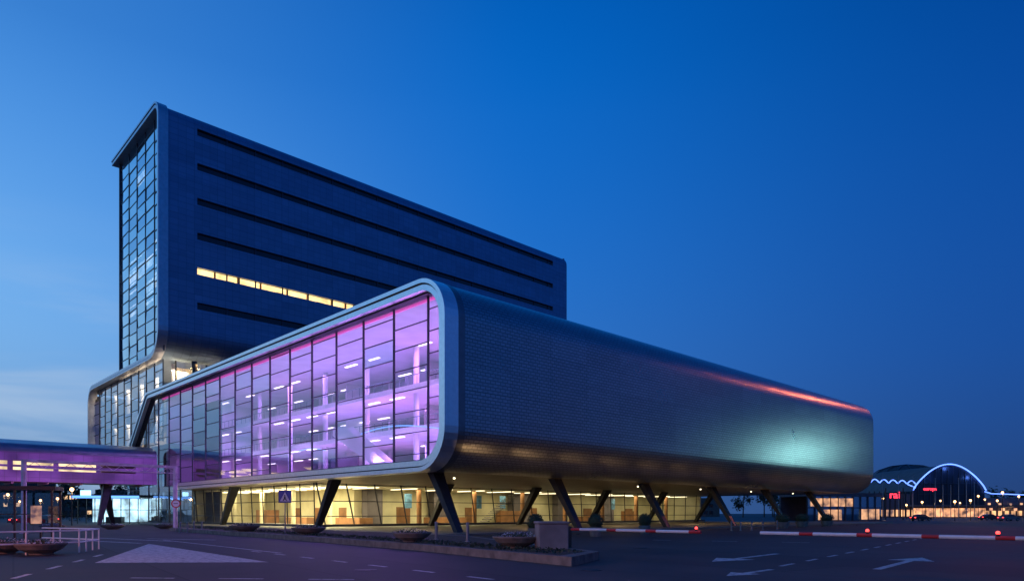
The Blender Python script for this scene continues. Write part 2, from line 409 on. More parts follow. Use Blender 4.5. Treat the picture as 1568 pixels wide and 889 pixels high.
for z in (10.3,14.7):
    it.box(42,63,50,116,z,z+0.45,0)
    it.box(41.88,42,50,116,z-0.12,z+0.42,3)
    it.box(41.9,41.95,50,116,z+1.35,z+1.42,1)
    b=50
    while b<116: it.box(41.9,41.95,b,b+.05,z+.4,z+1.35,1); b+=1.6
for b in range(51,118,10):
    for a in (44,54): it.cyl((a,b,5.9),(a,b,19.9),0.32,n=12,mi=0)
for b,a in ((58,52),(66,49),(74,55),(86,50),(97,54),(108,50)):
    it.box(a,62.9,b,b+0.2,6,19.9,0)
for (b0,b1,z0,z1,a) in ((52,57,6,9,50),(60,65,10.8,13.6,48),(67,73,15.2,18,49),(78,85,6,9.2,47),(88,96,10.8,13.8,50),(62,66,15.2,17.6,46)):
    it.box(a,a+0.2,b0,b1,z0,z1,2)
it.make('interior_structure',B,[M['intw'],M['mullL'],M['intd'],M['white']])
st=MB()
for z in (10.18,14.58,19.82):
    for b in range(48,117,5):
        for a in (44,52):
            if random.random()<0.65: st.box(a,a+0.35,b+0.6,b+3.2,z,z+0.08,0)
st.box(35.1,35.3,46.2,117,19.7,19.88,1)
st.make('ceiling_light_strips',B,[M['stripP'],M['stripM']])
es=MB()
for a in (39.2,40.4):
    es.poly([(a,58,6),(a,60.5,6),(a,70.5,10.5),(a,70.5,11.4),(a,68,11.4)],0)
for i in range(24):
    b=59.5+i*0.42; es.box(39.25,40.35,b,b+0.42,5.9+i*0.19,6.1+i*0.19,0)
es.make('escalator',B,[M['intw']])
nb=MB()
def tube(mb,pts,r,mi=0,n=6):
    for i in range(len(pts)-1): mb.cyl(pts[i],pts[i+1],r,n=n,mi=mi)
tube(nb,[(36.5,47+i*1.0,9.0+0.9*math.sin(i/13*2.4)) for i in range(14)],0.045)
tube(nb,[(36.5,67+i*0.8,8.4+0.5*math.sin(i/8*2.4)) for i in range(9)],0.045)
nb.make('neon_reflection_streaks',B,[M['neonBi']])  # glowing tubes stand in for neon reflections in the front glass
for i,b in enumerate(range(50,118,8)):
    for z,pw in ((9.9,420),(14.3,480),(19.5,720)):
        k=1.4 if b<76 else (0.9 if b<95 else 0.5)
        light('AREA','interior_light',B,(46 if z<19 else 42,b,z),(0.46,0.23,1.0) if (i+int(z))%4 else (0.74,0.26,1.0),pw*k,5,3)
for b in (50,60,70,82,98):
    light('AREA','cove_light',B,(39,b,7.0),(0.58,0.32,1.0),380,1.5,4,rot=(math.pi,0,0))
light('AREA','lobby_light',B,(50,50,9.5),(1,0.75,0.45),420,2,2)
def leg(mb,at,bt,ab_,bb,z1=5.2,z0=0.12,wt=1.15,wb=0.62,th=0.8):
    top=[(at-wt/2,bt-th/2),(at+wt/2,bt-th/2),(at+wt/2,bt+th/2),(at-wt/2,bt+th/2)]
    bot=[(ab_-wb/2,bb-th*.32),(ab_+wb/2,bb-th*.32),(ab_+wb/2,bb+th*.32),(ab_-wb/2,bb+th*.32)]
    T=[(q[0],q[1],z1) for q in top];Bq=[(q[0],q[1],z0) for q in bot]
    mb.poly(T);mb.poly(Bq[::-1])
    for i in range(4):
        j=(i+1)%4; mb.poly([Bq[i],Bq[j],T[j],T[i]])
lg=MB()
for i in range(6):
    a=36.2+15.2*i
    leg(lg,a,47.4,a-0.3,43.9)
    leg(lg,a,64.6,a-0.2,68.0)
for b in (90.9,): leg(lg,36.2,b,36,b+3.6)
leg(lg,37,119.5,36.5,122.5)
lg.make('splayed_legs',B,[M['leg']])
gf=MB(); gm=MB(); gi=MB()
sl=1.3
b=71.0
while b<111:
    b1=min(b+3.4,112)
    gf.poly([(38,b+sl,0.15),(38,b1+sl,0.15),(37.2,b1,5.1),(37.2,b,5.1)],0)
    gm.beam((37.95,b+sl,0.12),(37.15,b,5.12),0.13)
    for z in (1.35,3.1): gm.beam((38-0.8*z/5-.03,b+sl*(1-z/5),z),(38-0.8*z/5-.03,b1+sl*(1-z/5),z),0.09)
    b=b1
a=38.0
while a<121:
    a1=a+3.8
    gf.poly([(a+sl,72.3,0.15),(a1+sl,72.3,0.15),(a1,71.0,5.1),(a,71.0,5.1)],0)
    gm.beam((a+sl,72.25,0.12),(a-0.6,70.95,5.12),0.13)
    for z in (1.35,3.1): gm.beam((a+sl,72.3-1.3*z/5-.03,z),(a1+sl,72.3-1.3*z/5-.03,z),0.09)
    a=a1
gm.box(37.6,38.3,72,113,0.12,0.4); gm.box(38,122,71.9,72.5,0.12,0.4)
gi.box(38.4,60,73,112,0.121,0.16,1)
gi.box(60,122,73,84,0.121,0.16,1)
gi.box(50,50.3,84,112,0.16,5.0,0); gi.box(50.3,122,84,84.3,0.16,5.0,0); gi.box(38.5,50,112,112.3,0.16,5.0,0); gi.box(122,122.3,73,84,.16,5.0,0)
gi.box(38.2,50,72,112,5.0,5.12,0); gi.box(50.01,122,72,84,5.0,5.12,0)
for b in (78,88,98,108): gi.cyl((43,b,0.1),(43,b,4.99),0.3,n=12,mi=0)
for a in (56,66,76,86,96,106,116): gi.cyl((a,77,0.1),(a,77,4.99),0.35,n=12,mi=2)
for (a,b,la,lb,h) in ((46,76,2,6,1.1),(46,90,2,7,1.1),(60,80,7,1.4,1.1),(75,81,5,1.2,2.1),(92,80,7,1.4,1.1),(108,81,4,1,2.1),(46,103,2,4,2.2)): gi.box(a,a+la,b,b+lb,.16,h,2)
for b in (86,93,100): gi.box(49.9,49.99,b,b+2.0,.16,2.5,2)
for a in (57,70,84,99,112): gi.box(a,a+2.4,83.9,83.99,.16,2.6,2)
# inner portal walls and hanging banners, staircase
for a,l in ((51,2.5),(62.5,3),(79,4),(90,2.5),(103,3)): gi.box(a,a+l,82.2,83.6,.16,4.98,3)
for a in (55,68,73,88,101): gi.box(a,a+1.2,79.0,79.06,2.4,4.4,4)
for i in range(16): gi.box(66+i*.4,66.4+i*.4,74.5,76.2,.16+i*.28,.3+i*.28,1)
gs=MB()
for b in range(75,112,4): gs.box(41,46.5,b,b+0.3,4.93,4.99)
for a in range(48,121,6): gs.box(a,a+0.3,75,81,4.93,4.99)
gf.make('lobby_glass',B,[glass('lobby_glass',0.05,(0.93,0.93,0.9),4)]); gm.make('lobby_mullions',B,[M['mull']])
gi.make('lobby_interior',B,[mat('lobby_wall',(0.70,0.67,0.46),0.7,0,0.25,0.25),M['concrete'],mat('lobby_timber',(0.25,0.12,0.05),0.5,0,0.3,1),M['intd'],mat('banner_cloth',(0.08,0.2,0.35),.8,0,.5,2)])
gs.make('lobby_ceiling_lights',B,[M['stripW']])
WARM=(1.0,0.83,0.46)
for b,pw in ((75,1500),(82,1800),(90,1800),(98,1050),(107,450)): light('AREA','lobby_light',B,(43,b,4.85),WARM,pw,4,4)
for a,pw in ((54,620),(64,760),(74,320),(84,600),(94,220),(104,460),(114,300)): light('AREA','lobby_light',B,(a,78,4.85),WARM,pw,4,4)
dl=MB()
for a in range(42,126,15): dl.cyl((a,52,5.02),(a,52,5.15),0.10,n=10)
dl.make('soffit_downlights',B,[M['stripW']])
for a in (40,55,72,90,108): light('AREA','soffit_light',B,(a,55,4.95),(1,0.66,0.3),200,1,1)

# ================================================================ TOWER
T=empty('office_tower',rz=ANG)
TP=fillet([(163.6,12.8),(163.6,27.2),(118,27.2),(118,67.7),(145.5,67.7)],[3.0,4.5,2.2],10)
mb=MB(); ribbon(mb,TP,-0.32,0.0,34.7,36.2,0); ribbon(mb,TP,0.0,0.16,35.0,36.2,1); ribbon(mb,TP,0.16,0.62,34.8,36.2,0)
mb.make('ribbon_frame',T,[mat('tower_frame',(0.55,0.57,0.62),0.32,0.85,0.1,2),M['framed']])
a0,a1=36.2,132.5; s0,s1=40.8,127.3
mb=MB()
bot=fillet([(145,27.2),(118,27.2),(118,31.8)],[4.5],12); top=fillet([(118,65.4),(118,67.7),(145.5,67.7)],[2.2],10)
sheet(mb,bot,a0,a1); sheet(mb,top,a0,a1)
zc=[36.0,41.8,47.55,53.3,59.05,64.75]; hh=0.58
edges=[31.8]
for z in zc: edges+= [z-hh,z+hh]
edges.append(65.41)
for i in range(0,len(edges),2):
    if edges[i+1]-edges[i]>.05: mb.box(s0,s1,118,118.8,edges[i],edges[i+1])
mb.box(a0,s0,118,118.8,31.8,65.4); mb.box(s1,a1,118,118.8,31.8,65.4)
mb.make('cladding',T,[M['tower']])
mb=MB(); mb.box(36.8,132.3,143.5,144.5,27.2,67.5); mb.box(132.1,132.5,118.8,144,27.5,67.5)
mb.make('rear_walls',T,[M['tower']])
mb=MB(); mm=MB(); ml=MB()
for i,z in enumerate(zc):
    if i==1:
        mb.box(70.9,s1,118.45,118.5,z-hh,z+hh)
        ml.poly([(s0,119.6,z-hh-.3),(70.9,119.6,z-hh-.3),(70.9,119.6,z+hh+.3),(s0,119.6,z+hh+.3)])
    else: mb.box(s0,s1,118.45,118.5,z-hh,z+hh)
    a=s0
    while a<s1: mm.box(a-.1,a+.1,118.3,118.5,z-hh,z+hh); a+=5.0
mb.make('slot_windows',T,[mat('slot_glass_dark',(0.012,0.015,0.022),0.2,0,0.2,1,spec=0.6)]); mm.make('slot_mullions',T,[M['mull']])
ml.make('lit_office',T,[emit('lit_office_glow',(1.0,0.62,0.25),1.9,0.35,0.5)])
rr=MB()
for a in (44,48,52,57,61,66,69): rr.box(a,a+0.25,119.2,119.5,41.0,42.6)
for a in (46,55,63): rr.box(a,a+1.4,119.3,119.5,41.05,41.7)
rr.make('office_furniture',T,[mat('timber_warm',(0.35,0.2,0.08),0.6)])
gl=MB(); mu=MB(); ins=MB(); lit=MB()
bs=[118.7+i*4.9 for i in range(6)]
bs[-1]=143.6
for k in range(5):
    b0,b1=bs[k],bs[k+1]; zs=[27.9]; z=27.9+stag[(k*2+1)%6]+0.6
    while z<66.6: zs.append(z); z+=2.1
    zs.append(67.0)
    for i in range(len(zs)-1):
        j=[random.uniform(-.035,.035) for _ in range(4)]
        gl.poly([(35.9+j[0],b0,zs[i]),(35.9+j[1],b1,zs[i]),(35.9+j[2],b1,zs[i+1]),(35.9+j[3],b0,zs[i+1])],0 if random.random()<.65 else 1)
        if i: mu.box(35.83,35.93,b0,b1,zs[i]-.06,zs[i]+.06)
        if (38<zs[i]<47.5 and random.random()<0.6) or (random.random()<0.05): lit.poly([(37.2,b0+.3,zs[i]),(37.2,b1-.3,zs[i]),(37.2,b1-.3,zs[i+1]-.2),(37.2,b0+.3,zs[i+1]-.2)])
    mu.box(35.8,35.95,b0-.07,b0+.07,27.9,67)
mu.box(35.6,36.1,143.5,143.8,27.9,67)
for z in range(31,66,4): ins.box(36.6,48,119,143,z,z+.4)
ins.box(48,48.3,119,143,27.5,67)
gl.make('end_glass',T,[M['glT'],M['glT2']]); mu.make('end_mullions',T,[M['mull']]); ins.make('floor_slabs',T,[M['intd']]); lit.make('lit_rooms',T,[M['whiteroom']])
L=MB(); mu=MB(); gl=MB()
bs=[119+4.45*i for i in range(11)]
for k in range(10):
    b0,b1=bs[k],bs[k+1]; zs=[13.5]; z=13.5+stag[k%6]*.8+1.0
    while z<25.6: zs.append(z); z+=2.1
    zs.append(26.6)
    if k==9: zs[-1]=24.6
    for i in range(len(zs)-1):
        j=[random.uniform(-.03,.03) for _ in range(4)]
        gl.poly([(35.85+j[0],b0,zs[i]),(35.85+j[1],b1,zs[i]),(35.85+j[2],b1,zs[i+1]),(35.85+j[3],b0,zs[i+1])],0)
        if i: mu.box(35.78,35.88,b0,b1,zs[i]-.05,zs[i]+.05)
    mu.box(35.75,35.9,b0-.07,b0+.07,13.3,26.6)
gl.make('lower_wing_glass',T,[M['glB']]); mu.make('lower_wing_mullions',T,[M['mull']])
L.box(46,46.4,119,163,12,26.8,0); L.box(36,100,163,163.5,12.5,26,1); L.box(36,100,119,163.2,12.0,12.6,1); L.box(36,100,145.2,163,26.4,27.2,1); L.box(36,46,119,163,19.5,19.9,0)
for b in range(124,162,9): L.cyl((39,b,12),(39,b,27),.35,n=10,mi=0)
L.box(99.5,100,119,163,12.6,26.4,1)
L.make('lower_wing_body',T,[M['intw'],M['roof']])
for b,pw in ((123,900),(131,900),(140,680),(150,540),(159,400)):
    light('AREA','wing_light',T,(40,b,26),(1,0.80,0.46),pw,3,3); light('AREA','wing_light',T,(40,b,19.2),(1,0.80,0.46),pw*.8,3,3)
R=MB(); R.box(38.5,130,121.4,121.5,20.8,27.1,0); mu=MB()
a=38.5
while a<130: mu.box(a-.1,a+.1,121.2,121.4,20.8,27.1); a+=5
for a in (41,56,71,86,101): mu.cyl((a,119.9,20.8),(a,119.9,27.1),.45,n=12)
R.make('recessed_glass',T,[M['glA']]); mu.make('recess_columns',T,[M['leg']])
R=MB(); R.box(39,62,124.5,124.6,21.2,26.6); R.make('recess_lit_room',T,[emit('recess_glow',(1,0.62,0.25),0.5,0.7,0.3)])
light('AREA','recess_light',T,(42,119.6,26.6),(1,0.62,0.25),200,2,1)
R=MB(); mu=MB()
R.box(42,42.1,118,163,0,12,0); R.box(34.9,36.2,113,128,0,0.5,1)
b=118
while b<163: mu.box(41.8,42,b-.08,b+.08,0,12); b+=2.5
for z in (3.2,6.4,9.2): mu.box(41.8,42,118,163,z-.07,z+.07)
R.make('base_glass',T,[M['glT2'],M['concrete']]); mu.make('base_mullions',T,[M['mull']])
R=MB(); R.box(44,44.2,119,162,0.1,3.1); R.make('base_lit_shopfront',T,[emit('shopfront_glow',(1,0.62,0.28),1.4,0.8,0.25)])
R=MB(); R.box(40,40.3,106,127,0.2,19,0); R.box(35,40,113,127,5.3,5.9,0); R.box(35,40,113,127,12,12.5,0); R.make('stairwell_core',B,[M['intd']])

# ================================================================ FOOTBRIDGE
E=empty('covered_footbridge',rz=ANG)
cl=MB()
def clad(z0,z1,a0=-70,a1=33.1,mi=0): cl.box(a0,a1,112.8,113.0,z0,z1,mi)
clad(6.0,7.55); clad(7.95,8.25); clad(8.75,10.0)
gaps=[(a0,a0+4.6) for a0 in [-68+5.2*i for i in range(19)]]
prev=-70
for g0,g1 in gaps:
    for z0,z1 in ((7.55,7.95),(8.25,8.75)): cl.box(prev,g0,112.8,113.0,z0,z1)
    prev=g1
for z0,z1 in ((7.55,7.95),(8.25,8.75)): cl.box(prev,33.1,112.8,113.0,z0,z1)
def cladm():  # purple light on the cladding is put in as weak emission
    m,t,b=nt('purple_glow_cladding'); b.inputs['Base Color'].default_value=(0.16,0.12,0.2,1); b.inputs['Roughness'].default_value=0.4; b.inputs['Metallic'].default_value=0.5
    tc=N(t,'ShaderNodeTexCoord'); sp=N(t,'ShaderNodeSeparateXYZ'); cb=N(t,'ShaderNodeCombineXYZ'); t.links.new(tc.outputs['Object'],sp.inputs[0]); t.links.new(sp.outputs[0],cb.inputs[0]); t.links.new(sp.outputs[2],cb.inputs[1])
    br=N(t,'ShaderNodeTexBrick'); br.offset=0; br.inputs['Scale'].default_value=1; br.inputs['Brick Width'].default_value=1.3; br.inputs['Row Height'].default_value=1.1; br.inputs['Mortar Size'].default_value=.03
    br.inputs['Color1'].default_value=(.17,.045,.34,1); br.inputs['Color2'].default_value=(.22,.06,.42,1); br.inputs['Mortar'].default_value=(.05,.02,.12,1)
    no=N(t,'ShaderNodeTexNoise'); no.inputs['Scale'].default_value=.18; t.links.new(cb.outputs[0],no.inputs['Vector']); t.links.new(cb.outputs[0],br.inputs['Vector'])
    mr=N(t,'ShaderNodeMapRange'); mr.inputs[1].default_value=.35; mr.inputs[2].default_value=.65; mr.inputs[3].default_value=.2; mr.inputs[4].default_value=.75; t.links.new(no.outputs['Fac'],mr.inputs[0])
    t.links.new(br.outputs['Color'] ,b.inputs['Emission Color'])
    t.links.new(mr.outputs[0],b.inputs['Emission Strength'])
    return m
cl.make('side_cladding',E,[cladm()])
rf=MB(); P=fillet([(112.75,10.0),(112.75,11.0),(115.8,11.9),(119.4,11.3),(119.4,6.0)],[0.9,1.6,1.0],8); sheet(rf,P,-70,33.1); rf.make('roof_shell',E,[mat('bridge_roof',(0.3,0.3,0.37),0.3,0.8,0.1,1)],smooth=True)
rf=MB(); rf.box(-70,33.1,113,119.3,6.0,6.3,0); rf.box(-70,33.1,119.2,119.3,6.3,11)
for i in range(-65,34,4): rf.box(i,i+.25,112.6,119.4,5.7,6.0,0)
rf.make('deck',E,[mat('bridge_deck',(0.16,0.11,0.14),0.6,0,0.2,1)])
wn=MB(); wn.box(-70,26,114.5,114.6,6.8,9.6); wn.make('lit_interior',E,[emit('bridge_warm',(1,0.76,0.40),1.1,0.45,0.6)])
lg=MB()
for a in (27,4,-20): leg(lg,a,115,a-1.5,113.5,6.0,0,1.2,.5,.8); leg(lg,a,117,a+1.5,118.5,6,0,1.2,.5,.8)
lg.make('supports',E,[M['leg']])
light('AREA','underside_light',E,(15,111,4.5),(0.8,0.25,0.8),150,8,1,rot=(math.pi*.75,0,0))

# ================================================================ STREET FURNITURE
def at(px,Y): return ((px-784)/F*Y,Y)
E=empty('height_limit_gantry',rz=ANG); p=MB()
for a in (10.2,22.2): p.cyl((a,70.1,0),(a,70.1,6.2),0.2,n=12); p.box(a-.3,a+.3,69.8,70.4,0,.05)
p.box(10.2,22.2,69.95,70.25,6.0,6.25); p.box(10.2,22.2,70.04,70.16,5.5,5.58)
for i in range(9): 
    aa=10.3+i*1.32; p.beam((aa,70.1,5.54),(aa+.66,70.1,6.05),.05); p.beam((aa+.66,70.1,6.05),(aa+1.32,70.1,5.54),.05)
p.make('frame',E,[mat('gantry_paint',(0.6,0.5,0.62),0.45)])
light('AREA','gantry_wash',E,(16,67.5,.3),(.7,.35,.85),130,10,.5,rot=(math.radians(152),0,0))
def signpost(name,x,y,h,face,rz=0.0):
    e=empty(name,(x,y,0),rz); p=MB(); p.cyl((0,0,0),(0,0,h),.045,n=10,mi=0)
    if face=='cross':
        p.box(-.42,.42,-.07,-.05,h-.9,h-.06,1); p.poly([(-.34,-.075,h-.82),(.34,-.075,h-.82),(0,-.075,h-.16)],2)
        p.poly([(-.06,-.081,h-.48),(.04,-.081,h-.48),(.05,-.081,h-.62),(.16,-.081,h-.78),(.1,-.081,h-.78),(0,-.081,h-.66),(-.1,-.081,h-.78),(-.16,-.081,h-.78),(-.05,-.081,h-.6)],3)
        p.cyl((-.01,-.078,h-.42),(-.01,-.083,h-.42),.045,n=10,mi=3)
        p.box(-.44,.44,-.05,-.03,h-.92,h-.04,3)
    else:
        p.cyl((0,-.05,h-.4),(0,-.07,h-.4),.40,n=28,mi=4); p.cyl((0,-.07,h-.4),(0,-.076,h-.4),.30,n=28,mi=2); p.box(-.2,.2,-.08,-.077,h-.43,h-.37,3)
    p.make('post_and_plate',e,[M['mullL'],M['blue'],M['white'],M['black'],M['red']]); return e
signpost('pedestrian_crossing_sign',-15.9,48,3.35,'cross',0.15)
x,y=at(269.5,64); signpost('round_traffic_sign',x,y,3.0,'round',0.3)
flow=[mat('flower_white',(0.6,0.55,0.6),0.7),mat('foliage_dark',(0.05,0.07,0.03),0.8),mat('bowl_concrete',(0.2,0.18,0.16),0.8,0,0.3,3,0.3),mat('soil',(0.04,0.03,0.02),0.95)]
def bowl(x,y,z,r,n=260):
    e=empty('bowl_planter',(x,y,z)); p=MB()
    p.lathe((0,0,0),[(.0,0),(r*.42,0),(r*.45,.06),(r*.8,.22),(r,.42),(r,.48),(r*.94,.48),(r*.9,.40),(0,.40)],28,2)
    p.make('bowl',e,flow,smooth=False)
    p=MB(); leaves(p,(0,0,.42),(r*.9,r*.9,.2),n,.055,1,.2); leaves(p,(0,0,.47),(r*.92,r*.92,.22),n//2+60,.035,0,.6); p.make('flowers',e,flow)
for (x,y,r) in ((.2,27.8,1.0),(-4.9,33.5,.95),(-13.3,44.8,1.1),(-20.5,52.5,1.15)): bowl(x,y,.3,r)
for (x,y,r) in ((-21.5,29.0,.95),(-19.4,28.2,.95),(-47,70,1.2),(-42,72,1.2),(-38,75,1.2)): bowl(x,y,0,r,160)
def tub(x,y,r=.62):
    e=empty('shrub_tub',(x,y,0)); p=MB()
    p.lathe((0,0,0),[(0,0),(r*.7,0),(r*.95,.55),(r,.7),(r*.9,.7),(r*.85,.6),(0,.6)],20,2); p.make('tub',e,flow)
    p=MB(); p.lathe((0,0,.65),[(0,0),(r*.7,.08),(r*.9,.4),(r*.7,.75),(0,.92)],14,1); leaves(p,(0,0,1.1),(r*1.12,r*1.12,.6),700,.06,1,.82); p.make('shrub',e,flow)
for px,Y in ((820,46),(912,50),(987,56),(1198,78),(1228,84),(1266,90)): tub(*at(px,Y),r=.5 if px<1000 else .8)
def bollard(x,y,h=.95,z=0):
    e=empty('bollard',(x,y,z)); p=MB(); p.lathe((0,0,0),[(0,0),(.14,0),(.14,.03),(.075,.04),(.075,h-.16),(.085,h-.15),(.085,h-.05),(.05,h),(0,h)],14,0); p.make('post',e,[M['mullL']])
for px,Y in ((668,36.5),(716,33.5)): bollard(*at(px,Y),z=.3)
for px,Y in ((276,60),(287,60),(297,60),(309,60),(1120,66),(1134,66),(1151,68),(1168,70),(1190,72)): bollard(*at(px,Y))
E=empty('concrete_plinth',(1.55,27.0,0),0.12); p=MB(); p.box(-.58,.58,-.55,.55,.3,1.28); p.box(-.62,.62,-.59,.59,1.28,1.38)
o=p.make('block',E,[M['concrete']]); md=o.modifiers.new('b','BEVEL'); md.width=.03
def boom(p0,p1,z,lamps,pivot):
    e=empty('boom_barrier'); p=MB(); a=Vector(p0+(z,)); b=Vector(p1+(z,)); L=(b-a).length; d=(b-a)/L; n=int(L/.45)
    for i in range(n): p.cyl(a+d*(L*i/n),a+d*(L*(i+1)/n),.06,n=8,mi=0 if i%4 else 1)
    for s in lamps:
        c=a+d*(L*s); p.cyl(c+Vector((0,0,.05)),c+Vector((0,0,.11)),.05,n=8,mi=2); p.lathe(tuple(c+Vector((0,0,.1))),[(.045,0),(.055,.05),(.04,.09),(0,.10)],10,3)
    c=Vector(pivot+(0,)); p.box(c.x-.2,c.x+.2,c.y-.2,c.y+.2,0,1.12,2)
    p.beam((c.x,c.y,z),a,.09,2) if (c.xy-a.xy).length>.05 else None
    p.make('boom_and_post',e,[M['white'],M['red'],M['black'],M['redE']])
    for s in lamps:
        c=a+d*(L*s); light('POINT','warning_lamp',e,tuple(c+Vector((0,0,.26))),(1,.08,.03),0.6,.04)
boom((2.6,29.9),(7.0,25.4),1.0,[.97],(2.4,30.1))
boom((16.6,16.4),(8.85,24.4),1.0,[.37,.68],(16.75,16.2))
E=empty('white_railing'); p=MB(); q=[(-21.8,28.2),(-20.3,27.0),(-18.7,29.6),(-19.6,32.5),(-24,35)]
for z in (.45,.95): 
    for i in range(4): p.cyl(q[i]+(z,),q[i+1]+(z,),.035,n=8)
for i in range(4):
    for k in range(3):
        s=k/3; x=q[i][0]*(1-s)+q[i+1][0]*s; y=q[i][1]*(1-s)+q[i+1][1]*s; p.cyl((x,y,0),(x,y,.95),.035,n=8)
p.make('rails',E,[M['white']])
E=empty('bus_shelter',(-33.2,46,0),0.35); p=MB()
p.box(-4.5,2.4,-1,1.2,3.25,3.5,0)
for x in (-4.3,-2.1,.1,2.2):
    for y in (-.9,1.1): p.box(x-.06,x+.06,y-.06,y+.06,0,3.25,0)
for x in (-4.3,-2.1,.1): p.box(x+.07,x+2.1,1.08,1.1,.3,3.1,1); p.box(x,x+2.2,1.06,1.12,1.6,1.66,0)
p.box(-3.8,1.4,.5,.95,.45,.5,0); p.box(-3.6,-3.5,.6,.9,0,.45,0); p.box(1.1,1.2,.6,.9,0,.45,0); p.box(1.0,1.6,-.95,-.85,1.0,2.2,2)
p.make('frame_and_glass',E,[M['black'],M['glA'],emit('timetable_panel',(1,.5,.25),.3,.8,2.5)])
def lamp(x,y,h=6,col=(1,.55,.2),pw=0,head='ball',m='lampW'):
    e=empty('street_lamp',(x,y,0)); p=MB(); p.cyl((0,0,0),(0,0,h),.09,.05,n=8,mi=0)
    if head=='ball': p.lathe((0,0,h),[(.04,0),(.22,.12),(.26,.3),(.18,.48),(0,.55)],12,1)
    else: p.box(-.15,.75,-.14,.14,h,h+.12,0); p.box(.0,.7,-.11,.11,h-.03,h-.002,1)
    p.make('post_and_head',e,[M['black'],M[m]])
    if pw: light('POINT','bulb',e,(0.3,0,h-.25),col,pw,.25)
for px,Y in ((1352,190),(1388,200),(1440,215),(1462,150),(1486,160),(1508,230),(1527,180),(1560,190),(1548,260),(1300,170),(1283,200),(1470,240),(1535,150),(1412,180),(1498,190)): lamp(*at(px,Y),h=random.uniform(3.6,6.5),pw=200)
for px,Y in ((12,120),(88,140),(110,95),(62,150),(30,180)): lamp(*at(px,Y),h=random.uniform(4,4.8),pw=140)
lamp(-24,12,7,(1,.26,.16),5000,'arm'); lamp(-7,-4,8,(1,.38,.34),2200,'arm')  # unseen lamps added left and behind for the reddish ground tint

def added_mast(a,b,h,zl,ename,ecol,lcol,pw,sz,tgt,cone):  # unseen masts added to lay red and teal streaks on the shell
    x,y=ab(a,b); E=empty('added_flood_mast',(x,y,0)); p=MB(); p.cyl((0,0,0),(0,0,h),.3,.15,n=10,mi=0)
    p.box(-.8,.1,-.7,.7,zl-.4,zl+.4,0); p.box(-.85,-.8,-.6,.6,zl-.3,zl+.3,1)
    p.make('added_mast',E,[M['black'],emit(ename,ecol,5)])
    tx,ty=ab(tgt[0],tgt[1]); d=Vector((tx-(x-1.6-sz),ty-y,tgt[2]-zl))
    o=light('SPOT',ename+'_lamp',E,(-1.6-sz,0,zl),lcol,pw,sz,spot_size=math.radians(cone),spot_blend=.7)
    o.rotation_euler=d.to_track_quat('-Z','Y').to_euler()
added_mast(180,27,53,52,'added_red_flood',(1,.15,.05),(1,.22,.10),18000,.6,(104,43,19),50)
added_mast(156,14,16,15,'added_teal_flood',(.3,.95,.9),(.42,.95,.85),4800,2.4,(112,43,12),75)
E=empty('added_uplights',rz=ANG); p=MB()  # warm spots added to put a gold streak on the lower shell curve
for a in range(42,127,6):
    p.lathe((a,36.2,0),[(.15,0),(.15,.04),(.1,.05),(0,.05)],12,0)
    light('SPOT','added_uplight',E,(a,36.2,.2),(1,.58,.24),1000,.15,rot=(math.radians(180-38),0,0),spot_size=math.radians(80),spot_blend=.8)
p.make('fittings',E,[M['black']])

# ================================================================ BACKGROUND RIGHT
X0,Y0=at(1237,150)
E=empty('entrance_pavilion',(X0,Y0,0),0.25); p=MB()
p.box(0,20,0,10,5.4,6.2,0); p.box(.3,19.7,.4,.6,0,5.4,1); p.box(0,20,9.5,10,0,5.4,0)
for i in range(11): p.box(i*1.98,i*1.98+.14,.1,.35,0,5.4,0)
p.box(0,20,.1,.35,2.8,3.0,0)
p.box(1,12,.3,.38,3.2,5.0,2); p.box(14,19,.3,.38,.3,2.6,2); p.box(3,9,.3,.38,.2,2.5,2)
p.make('walls_and_roof',E,[M['intd'],M['glT2'],emit('pavilion_glow',(1,.5,.22),.6,.8,.6)])
E=empty('arched_exhibition_hall'); YH=260.0
def W(px,py,Y=YH): return ((px-784)/F*Y,Y,H+(785-py)*Y/F)
hx0=W(1395,745)[0];hx1=W(1510,755)[0]
ap=[W(1398+112*i/28,750-40*math.sin(math.pi*(i/28))**.8) for i in range(29)]
p=MB()
f=[(q[0],YH+.8,q[2]-.3) for q in ap]; p.poly([(hx0,YH+.8,0)]+f+[(hx1,YH+.8,0)],0)
for i in range(28): p.poly([f[i],f[i+1],(f[i+1][0],YH+45,f[i+1][2]),(f[i][0],YH+45,f[i][2])],1)
for px in range(1408,1505,9):
    x=W(px,0)[0]; p.box(x-.12,x+.12,YH+.5,YH+.75,0,W(px,750-36*math.sin(math.pi*(px-1398)/112)**.8)[2],2)
for z in (5,9,13): p.box(hx0+3,hx1-3,YH+.5,YH+.72,z-.1,z+.1,2)
p.box(hx0,hx1,YH+.3,YH+.4,.3,3.6,3); p.box(hx0-2,hx1+35,YH-3,YH+.3,4.2,4.8,1)
for i in range(14): p.box(hx0+i*4.6,hx0+i*4.6+1.2,YH-3.1,YH-3.02,2.6,3.6,3)
p.make('facade',E,[mat('hall_glass',(.015,.02,.035),.3,0,.2,.3),M['roof'],M['mull'],emit('hall_glow',(1,.45,.2),.9,.9,.35)])
p=MB(); tube(p,ap,.24)
for k in range(5): tube(p,[W(1333+14*k+13*i/6,738-5*math.sin(math.pi*i/6)*1.0+k*.6,YH-4) for i in range(7)],.2)
tube(p,[W(1390,741),W(1402,746)],.2); tube(p,[W(1508,752),W(1518,755),W(1600,758),W(1700,761)],.2)
p.make('neon_outline',E,[M['neonB']])
for px,pz in ((1420,728),(1455,716),(1490,730)): 
    q=W(px,pz); light('POINT','neon_glow',E,(q[0],q[1]-2,q[2]),(.1,.25,1),500,.6)
p=MB(); xa=W(1325,0)[0]; xb=W(1398,0)[0]
p.box(xa,xb,YH,YH+30,0,9,0)
